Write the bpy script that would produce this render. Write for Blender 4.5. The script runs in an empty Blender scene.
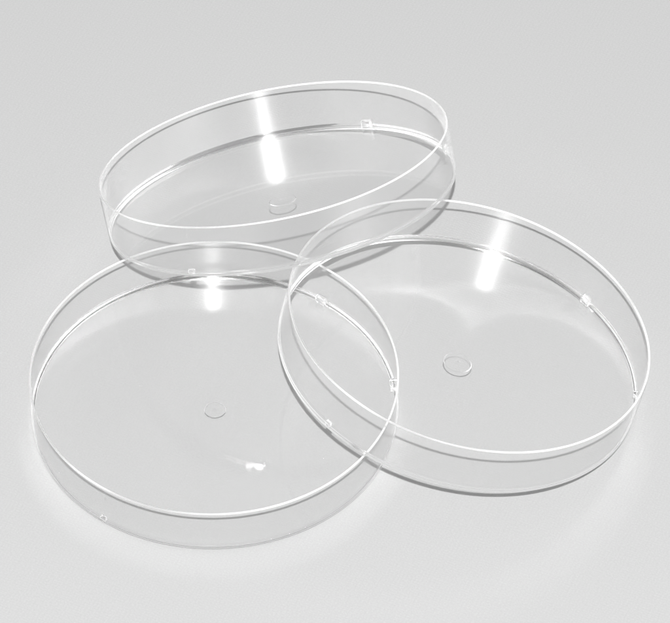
import bpy, bmesh, math
from mathutils import Vector, Matrix

scene = bpy.context.scene
C = scene.collection
MM = 0.001
PI = math.pi

# ------------------------------------------------------------------ materials
def nodes_of(name):
    m = bpy.data.materials.new(name); m.use_nodes = True
    nt = m.node_tree; nt.nodes.clear()
    return m, nt

IOR = 1.57
def lip_material(name, rough, painted_shine):
    """thick rounded edges of the moulded polystyrene: these bend the light"""
    m, nt = nodes_of(name)
    out = nt.nodes.new('ShaderNodeOutputMaterial')
    g = nt.nodes.new('ShaderNodeBsdfGlass')
    g.inputs['Color'].default_value = (1, 1, 1, 1)
    g.inputs['IOR'].default_value = IOR
    g.inputs['Roughness'].default_value = rough
    # white scatter mixed in as a painted highlight on the edges
    d = nt.nodes.new('ShaderNodeBsdfDiffuse'); d.inputs[0].default_value = (0.9, 0.9, 0.9, 1)
    t = nt.nodes.new('ShaderNodeBsdfTranslucent'); t.inputs[0].default_value = (0.9, 0.9, 0.9, 1)
    m1 = nt.nodes.new('ShaderNodeMixShader'); m1.inputs[0].default_value = 0.5
    m2 = nt.nodes.new('ShaderNodeMixShader'); nz = nt.nodes.new('ShaderNodeTexNoise'); nz.inputs['Scale'].default_value = 24; nz.inputs['Detail'].default_value = 3
    tc = nt.nodes.new('ShaderNodeTexCoord'); nt.links.new(tc.outputs['Object'], nz.inputs['Vector'])
    mr = nt.nodes.new('ShaderNodeMapRange')                     # noise breaks up the painted highlight along the edge
    mr.inputs['From Min'].default_value = 0.35; mr.inputs['From Max'].default_value = 0.65
    mr.inputs['To Min'].default_value = painted_shine * 0.05; mr.inputs['To Max'].default_value = painted_shine * 1.6
    nt.links.new(nz.outputs['Fac'], mr.inputs['Value']); nt.links.new(mr.outputs[0], m2.inputs[0])
    nt.links.new(d.outputs[0], m1.inputs[1]); nt.links.new(t.outputs[0], m1.inputs[2])
    nt.links.new(g.outputs[0], m2.inputs[1]); nt.links.new(m1.outputs[0], m2.inputs[2])
    nt.links.new(m2.outputs[0], out.inputs['Surface'])
    return m

def sheet_material(name, rough, clean):
    """thin flat polystyrene: clear with a Fresnel gloss on each face"""
    m, nt = nodes_of(name)
    N = nt.nodes.new; L = nt.links.new
    out = N('ShaderNodeOutputMaterial')
    tr = N('ShaderNodeBsdfTransparent'); tr.inputs[0].default_value = (1, 1, 1, 1)
    gl = N('ShaderNodeBsdfGlossy'); gl.inputs['Roughness'].default_value = rough
    g2 = N('ShaderNodeBsdfGlossy'); g2.inputs['Roughness'].default_value = 0.02
    gm = N('ShaderNodeMixShader'); gm.inputs[0].default_value = clean   # slight haze over a clean gloss
    L(gl.outputs[0], gm.inputs[1]); L(g2.outputs[0], gm.inputs[2])
    geo = N('ShaderNodeNewGeometry')
    mr = N('ShaderNodeMapRange')                      # same reflectance from both sides of the sheet
    mr.inputs['To Min'].default_value = 1.52; mr.inputs['To Max'].default_value = 1 / 1.52
    L(geo.outputs['Backfacing'], mr.inputs['Value'])
    fr = N('ShaderNodeFresnel'); L(mr.outputs[0], fr.inputs['IOR'])
    # reflected share goes to the gloss; a little of it finds its way out again by bouncing inside the sheet
    ls = N('ShaderNodeMath'); ls.operation = 'MULTIPLY_ADD'; ls.inputs[1].default_value = -0.92; ls.inputs[2].default_value = 1.0
    L(fr.outputs[0], ls.inputs[0])
    ct = N('ShaderNodeCombineColor'); cg = N('ShaderNodeCombineColor')
    for i in range(3):
        L(ls.outputs[0], ct.inputs[i]); L(fr.outputs[0], cg.inputs[i])
    L(ct.outputs[0], tr.inputs[0]); L(cg.outputs[0], gl.inputs['Color']); L(cg.outputs[0], g2.inputs['Color'])
    mx = N('ShaderNodeAddShader')
    L(tr.outputs[0], mx.inputs[0]); L(gm.outputs[0], mx.inputs[1])
    L(mx.outputs[0], out.inputs['Surface'])
    return m

def cloth_material():
    m, nt = nodes_of('pale_grey_woven_cloth')
    N = nt.nodes.new; L = nt.links.new
    out = N('ShaderNodeOutputMaterial')
    d = N('ShaderNodeBsdfDiffuse')
    tc = N('ShaderNodeTexCoord')
    mp = N('ShaderNodeMapping'); mp.inputs['Rotation'].default_value = (0, 0, math.radians(24))
    L(tc.outputs['Object'], mp.inputs['Vector'])
    # twill weave: two crossed fine waves
    w1 = N('ShaderNodeTexWave'); w1.bands_direction = 'X'
    w1.inputs['Scale'].default_value = 330; w1.inputs['Distortion'].default_value = 5
    w1.inputs['Detail'].default_value = 2; w1.inputs['Detail Scale'].default_value = 1.0
    w2 = N('ShaderNodeTexWave'); w2.bands_direction = 'Y'
    w2.inputs['Scale'].default_value = 400; w2.inputs['Distortion'].default_value = 5
    w2.inputs['Detail'].default_value = 2; w2.inputs['Detail Scale'].default_value = 1.0
    for w in (w1, w2): L(mp.outputs[0], w.inputs['Vector'])
    mul = N('ShaderNodeMath'); mul.operation = 'MULTIPLY'
    L(w1.outputs['Fac'], mul.inputs[0]); L(w2.outputs['Fac'], mul.inputs[1])
    n1 = N('ShaderNodeTexNoise'); n1.inputs['Scale'].default_value = 2600; n1.inputs['Detail'].default_value = 3
    L(mp.outputs[0], n1.inputs['Vector'])
    add = N('ShaderNodeMath'); add.operation = 'ADD'
    L(mul.outputs[0], add.inputs[0]); L(n1.outputs['Fac'], add.inputs[1])
    bp = N('ShaderNodeBump'); bp.inputs['Strength'].default_value = 0.22; bp.inputs['Distance'].default_value = 0.00006
    L(add.outputs[0], bp.inputs['Height'])
    # soft broad undulation of the cloth
    n2 = N('ShaderNodeTexNoise'); n2.inputs['Scale'].default_value = 9; n2.inputs['Detail'].default_value = 2
    L(tc.outputs['Object'], n2.inputs['Vector'])
    bp2 = N('ShaderNodeBump'); bp2.inputs['Strength'].default_value = 0.25; bp2.inputs['Distance'].default_value = 0.002
    L(n2.outputs['Fac'], bp2.inputs['Height']); L(bp2.outputs['Normal'], bp.inputs['Normal'])
    L(bp.outputs['Normal'], d.inputs['Normal'])
    # thread to thread tone
    n3 = N('ShaderNodeTexNoise'); n3.inputs['Scale'].default_value = 2300; n3.inputs['Detail'].default_value = 2
    L(mp.outputs[0], n3.inputs['Vector'])
    mixv = N('ShaderNodeMath'); mixv.operation = 'ADD'
    sc3 = N('ShaderNodeMath'); sc3.operation = 'MULTIPLY'; sc3.inputs[1].default_value = 0.2
    L(mul.outputs[0], sc3.inputs[0])
    L(n3.outputs['Fac'], mixv.inputs[0]); L(sc3.outputs[0], mixv.inputs[1])
    cr = N('ShaderNodeMapRange')
    cr.inputs['From Min'].default_value = 0.1; cr.inputs['From Max'].default_value = 1.1
    cr.inputs['To Min'].default_value = 0.328; cr.inputs['To Max'].default_value = 0.390
    L(mixv.outputs[0], cr.inputs['Value'])
    cc = N('ShaderNodeCombineColor')
    for i in range(3): L(cr.outputs[0], cc.inputs[i])
    L(cc.outputs[0], d.inputs['Color'])
    L(d.outputs[0], out.inputs['Surface'])
    return m

EDGE = lip_material('polystyrene_corner', 0.12, 0.0)
NUB = lip_material('polystyrene_nub', 0.15, 0.1)
LIP = lip_material('polystyrene_lip', 0.36, 0.62)
SHEET = sheet_material('polystyrene_wall', 0.185, 0.1)
FLAT = sheet_material('polystyrene_floor', 0.145, 0.4)
CLOTH = cloth_material()

# ------------------------------------------------------------------ helpers
def link(name, bm, mat, parent=None, smooth=True):
    me = bpy.data.meshes.new(name)
    bm.to_mesh(me); bm.free()
    if smooth:
        for p in me.polygons: p.use_smooth = True
    me.materials.append(mat)
    o = bpy.data.objects.new(name, me); C.objects.link(o)
    if parent: o.parent = parent
    return o

SEG = 384
def lathe(profile, closed_axis=False):
    """profile: list of (r, z), travelled so that the outside lies on the right"""
    bm = bmesh.new()
    rings = []
    for r, z in profile:
        if r < 1e-9:
            rings.append([bm.verts.new((0, 0, z))])
        else:
            rings.append([bm.verts.new((r * math.cos(2 * PI * i / SEG), r * math.sin(2 * PI * i / SEG), z)) for i in range(SEG)])
    for a, b in zip(rings, rings[1:]):
        for i in range(SEG):
            j = (i + 1) % SEG
            if len(a) == 1: f = (a[0], b[j], b[i])
            elif len(b) == 1: f = (a[i], a[j], b[0])
            else: f = (a[i], a[j], b[j], b[i])
            bm.faces.new(f)
    return bm

def arc(cx, cz, r, a0, a1, n):
    return [(cx + r * math.cos(math.radians(a0 + (a1 - a0) * k / n)),
             cz + r * math.sin(math.radians(a0 + (a1 - a0) * k / n))) for k in range(n + 1)]

FLOOR = 0.65 * MM      # floor thickness

def dish(label, origin, nrm, R, RB, H, g, nubs, ticks, WALL=0.5 * MM):
    root = bpy.data.objects.new('petri_dish', None)
    C.objects.link(root)
    root.empty_display_size = 0.01
    n = Vector(nrm).normalized()
    a = Vector((0, 1, 0)).cross(n).normalized(); b = n.cross(a)
    m = Matrix((a, b, n)).transposed().to_4x4()
    m.translation = Vector(origin)
    root.matrix_world = m
    root['label'] = label
    root['category'] = 'petri dish'
    root['group'] = 'petri dishes leaning on each other'
    dr = R - RB
    def ro(z): return RB + dr * z / H                 # drafted outer wall
    rf = 0.28 * MM                                    # rounded outer corner of the foot
    ri = 0.22 * MM                                     # inner corner fillet
    RI = RB - WALL + 0.1 * MM                         # the inside of the wall is upright
    rr = (ro(H - 0.5 * MM) - RI) / 2                                   # rounded lip
    # outer wall, travelled upward (outside on the right)
    z0, z1 = 1.5 * MM, H - 0.42 * MM
    wall_out = [(ro(z), z) for z in [z0 + (z1 - z0) * k / 6 for k in range(7)]]
    z0i = 0.95 * MM
    wall_in = [(RI, z) for z in [z1 + (z0i - z1) * k / 6 for k in range(7)]]
    bm = lathe(wall_out)
    bm2 = lathe(wall_in)
    me = bpy.data.meshes.new('tmp'); bm2.to_mesh(me); bm2.free(); bm.from_mesh(me); bpy.data.meshes.remove(me)
    wall = link('wall', bm, SHEET, root)
    # rim: from the outer wall over the rounded lip to the inner wall
    cx, cz = ro(H) - rr, H - rr
    rim = [wall_out[-1]] + [(cx + (ro(cz) - cx) * math.cos(math.radians(t)), cz + rr * math.sin(math.radians(t))) for t in range(0, 181, 12)] + [wall_in[0]]
    # start of the inner side follows the drafted wall
    link('rim', lathe(rim), LIP, root)
    # floor: underside from the axis outwards, rounded foot, then inside corner and top of the floor
    foot = [(RB - rf + rf * math.sin(math.radians(t)), rf - rf * math.cos(math.radians(t))) for t in range(0, 91, 10)]
    def two(pa, pb):
        bm = lathe(pa); bm2 = lathe(pb)
        me = bpy.data.meshes.new('tmp'); bm2.to_mesh(me); bm2.free(); bm.from_mesh(me); bpy.data.meshes.remove(me)
        return bm
    rin = RI
    rc = RI
    re = rc - ri - 0.1 * MM                           # where the floor sheet meets the thick corner
    inner = [(rin, z0i), (rc, FLOOR + ri)] + [(rc - ri + ri * math.cos(math.radians(t)), FLOOR + ri - ri * math.sin(math.radians(t))) for t in range(10, 91, 10)] + [(re, FLOOR)]
    link('base_corner', two([(re, 0)] + foot + [wall_out[0]], inner), EDGE, root)
    und = [(g + 0.12 * MM, 0.0), (g + 0.3 * MM, 0.0)] + [(g + (re - g) * k / 5, 0.0) for k in range(1, 6)]
    top = [(re, FLOOR)] + [(rc * f, FLOOR) for f in (0.8, 0.5, 0.3, 0.12)] + [(1.2 * MM, FLOOR), (0.45 * MM, FLOOR + 0.02 * MM), (0.2 * MM, FLOOR + 0.16 * MM), (0, FLOOR + 0.2 * MM)]
    floor = link('floor', two(und, top), FLAT, root)
    # round moulding mark in the middle of the underside: a shallow recess
    rec = (0.12 if g > 3 * MM else 0.06) * MM
    gate = [(0, rec), (g - 0.5 * MM, rec), (g - 0.2 * MM, rec), (g - 0.08 * MM, rec * 0.92), (g - 0.02 * MM, rec * 0.7),
            (g + 0.02 * MM, rec * 0.25), (g + 0.06 * MM, 0.02 * MM), (g + 0.12 * MM, 0.0)]
    mk = link('moulding_mark', lathe(gate), FLAT, floor)
    mk.data.materials.append(EDGE)
    for p in mk.data.polygons:
        if p.center.xy.length < g - 0.6 * MM and len(p.vertices) == 3: continue
        if min(mk.data.vertices[v].co.xy.length for v in p.vertices) > g - 0.12 * MM: p.material_index = 1
    # small stacking nubs in the inner corner
    for ang in nubs:
        bm = bmesh.new()
        bmesh.ops.create_cube(bm, size=1)
        w, dp, h = (2.8 * MM, 1.3 * MM, 2.3 * MM) if ang < 180 else (1.7 * MM, 0.8 * MM, 1.2 * MM)
        bmesh.ops.scale(bm, vec=(dp, w, h), verts=bm.verts)
        bmesh.ops.bevel(bm, geom=bm.edges[:], offset=0.12 * MM, segments=2, affect='EDGES', profile=0.5)
        rad = rc - dp / 2 + 0.12 * MM
        bmesh.ops.translate(bm, vec=(rad, 0, FLOOR + h / 2 - 0.1 * MM), verts=bm.verts)
        bmesh.ops.rotate(bm, cent=(0, 0, 0), matrix=Matrix.Rotation(math.radians(ang), 3, 'Z'), verts=bm.verts)
        link('stacking_nub', bm, NUB if ang < 180 else EDGE, wall)
    # faint upright moulding ribs just under the lip
    for ang, zc, hh in ticks:
        bm = bmesh.new()
        bmesh.ops.create_cube(bm, size=1)
        bmesh.ops.scale(bm, vec=(0.22 * MM, 0.34 * MM, hh), verts=bm.verts)
        bmesh.ops.bevel(bm, geom=bm.edges[:], offset=0.06 * MM, segments=2, affect='EDGES', profile=0.5)
        bmesh.ops.translate(bm, vec=(ro(zc) + 0.02 * MM, 0, zc), verts=bm.verts)
        bmesh.ops.rotate(bm, cent=(0, 0, 0), matrix=Matrix.Rotation(math.radians(ang), 3, 'Z'), verts=bm.verts)
        link('moulding_rib', bm, SHEET, wall)
    return root

# fitted poses (metres)
dish('clear dish lying flat on the cloth, front left, under the other two',
     (-0.0307313, -0.0347464, 0.00006), (0.0, 0.0, 1), 47.1 * MM, 47.03 * MM, 13.76 * MM, 2.7 * MM, (54, 9, 234), ((235.5, 11.6 * MM, 2 * MM), (229.5, 2.5 * MM, 1.8 * MM)))
dish('clear right-hand dish, its left side lifted onto the lip of the flat one',
     (0.0313746, -0.0280144, 0.0109), (0.218195, 0.095419, 1), 47.22 * MM, 47.12 * MM, 14.28 * MM, 3.6 * MM, (40.5, 356, 222), ((34.5, 12 * MM, 2 * MM), (110, 11.8 * MM, 2.2 * MM), (108.2, 11.8 * MM, 2.2 * MM)))
dish('clear dish at the back, steepest tilted, its front edge propped on the right-hand dish',
     (-0.0137279, 0.021156, 0.01980), (-0.209024, 0.428756, 1), 46.22 * MM, 46.12 * MM, 13.94 * MM, 3.5 * MM, (64.5, 19.5, 244.5), ((144, 12 * MM, 2.2 * MM), (55.5, 12 * MM, 2.4 * MM), (246, 11.8 * MM, 1.8 * MM)), WALL=0.38 * MM)

# ------------------------------------------------------------------ cloth covered table top
bm = bmesh.new()
S = 1.6
vs = [bm.verts.new(v) for v in ((-S, -S, 0), (S, -S, 0), (S, S, 0), (-S, S, 0))]
bm.faces.new(vs)
t = link('table_surface', bm, CLOTH, smooth=False)
t['kind'] = 'structure'

# ------------------------------------------------------------------ camera
F, D, E_, RO = 5093.6, 1.33034, 0.819921, 0.002223
dirv = Vector((0, math.cos(E_), -math.sin(E_)))
pos = -dirv * D
r = Vector((1, 0, 0)); u = r.cross(dirv)
r2 = r * math.cos(RO) + u * math.sin(RO); u2 = -r * math.sin(RO) + u * math.cos(RO)
cd = bpy.data.cameras.new('camera'); cam = bpy.data.objects.new('camera', cd); C.objects.link(cam)
M = Matrix((r2, u2, -dirv)).transposed().to_4x4(); M.translation = pos
cam.matrix_world = M
cd.sensor_fit = 'HORIZONTAL'; cd.sensor_width = 36; cd.lens = F / 670 * 36
cd.clip_start = 0.05; cd.clip_end = 20
scene.camera = cam

# ------------------------------------------------------------------ light
def aim(o, p, target):
    o.location = p
    o.rotation_euler = (Vector(target) - Vector(p)).to_track_quat('-Z', 'Y').to_euler()
fp = (pos + r2 * 0.000 + u2 * 0.102) * 1.5
ld = bpy.data.lights.new('camera_flash', 'AREA'); ld.shape = 'DISK'; ld.size = 0.024
ld.energy = 27.5 * 2.25
lo = bpy.data.objects.new('camera_flash', ld); C.objects.link(lo); aim(lo, fp, (0, 0, 0))

# tiny added lamps, placed to mirror a glint in the flat dish's floor
for px, py, sx_, sy_, tilt, en in ((260, 463.5, 0.0042, 0.0018, 0, 0.0010), (252, 463, 0.0050, 0.0013, 6, 0.0004), (243, 460, 0.0060, 0.0010, -14, 0.0001), (231, 456.5, 0.0060, 0.0008, -18, 0.00004)):
    ray = (dirv * F + r2 * (px - 335) - u2 * (py - 311.5)).normalized()
    hit = pos + ray * ((0.001 - pos.z) / ray.z)
    mir = Vector((ray.x, ray.y, -ray.z))
    ld2 = bpy.data.lights.new('added_glint_lamp', 'AREA'); ld2.shape = 'ELLIPSE'; ld2.size = sx_; ld2.size_y = sy_
    ld2.energy = en
    lo2 = bpy.data.objects.new('added_glint_lamp', ld2); C.objects.link(lo2); aim(lo2, hit + mir * 0.6, hit)
    lo2.rotation_euler.rotate_axis('Z', math.radians(tilt))

w = bpy.data.worlds.new('World'); scene.world = w; w.use_nodes = True
bg = w.node_tree.nodes['Background']
# unseen white room as world light: pale all round, duller overhead
wn = w.node_tree.nodes; wl = w.node_tree.links
tc = wn.new('ShaderNodeTexCoord'); sx = wn.new('ShaderNodeSeparateXYZ')
wl.new(tc.outputs['Generated'], sx.inputs[0])
rm = wn.new('ShaderNodeValToRGB')
wl.new(sx.outputs['Z'], rm.inputs[0])
rm.color_ramp.elements[0].position = 0.0; rm.color_ramp.elements[0].color = (1, 1, 1, 1)
rm.color_ramp.elements[1].position = 0.95; rm.color_ramp.elements[1].color = (0.6, 0.6, 0.6, 1)
e = rm.color_ramp.elements.new(0.74); e.color = (1.0, 1.0, 1.0, 1)
e = rm.color_ramp.elements.new(0.25); e.color = (1, 1, 1, 1)
wl.new(rm.outputs[0], bg.inputs[0])
ab = wn.new('ShaderNodeMath'); ab.operation = 'ABSOLUTE'; wl.new(sx.outputs['X'], ab.inputs[0])
side = wn.new('ShaderNodeMapRange'); side.interpolation_type = 'SMOOTHSTEP'   # brighter world bands on either side, added to whiten the rims
side.inputs['From Min'].default_value = 0.4; side.inputs['From Max'].default_value = 0.85
side.inputs['To Min'].default_value = 0.17; side.inputs['To Max'].default_value = 2.0
wl.new(ab.outputs[0], side.inputs['Value']); back = wn.new('ShaderNodeMapRange'); back.interpolation_type = 'SMOOTHSTEP'   # brighter world band behind, added to lift the dish floors
back.inputs['From Min'].default_value = 0.3; back.inputs['From Max'].default_value = 0.7
back.inputs['To Min'].default_value = 0.0; back.inputs['To Max'].default_value = 0.6
wl.new(sx.outputs['Y'], back.inputs['Value'])
sm = wn.new('ShaderNodeMath'); sm.operation = 'ADD'
wl.new(side.outputs[0], sm.inputs[0]); wl.new(back.outputs[0], sm.inputs[1]); wl.new(sm.outputs[0], bg.inputs[1])

# ------------------------------------------------------------------ render settings
scene.render.engine = 'CYCLES'
cy = scene.cycles
cy.use_denoising = True
cy.denoiser = 'OPENIMAGEDENOISE'
cy.max_bounces = 40; cy.transmission_bounces = 36; cy.glossy_bounces = 16; cy.diffuse_bounces = 4
cy.transparent_max_bounces = 32
cy.caustics_reflective = True; cy.caustics_refractive = True
cy.blur_glossy = 0.0
cy.sample_clamp_indirect = 60
scene.view_settings.view_transform = 'Standard'
scene.view_settings.look = 'None'
scene.view_settings.gamma = 1
scene.view_settings.exposure = 0
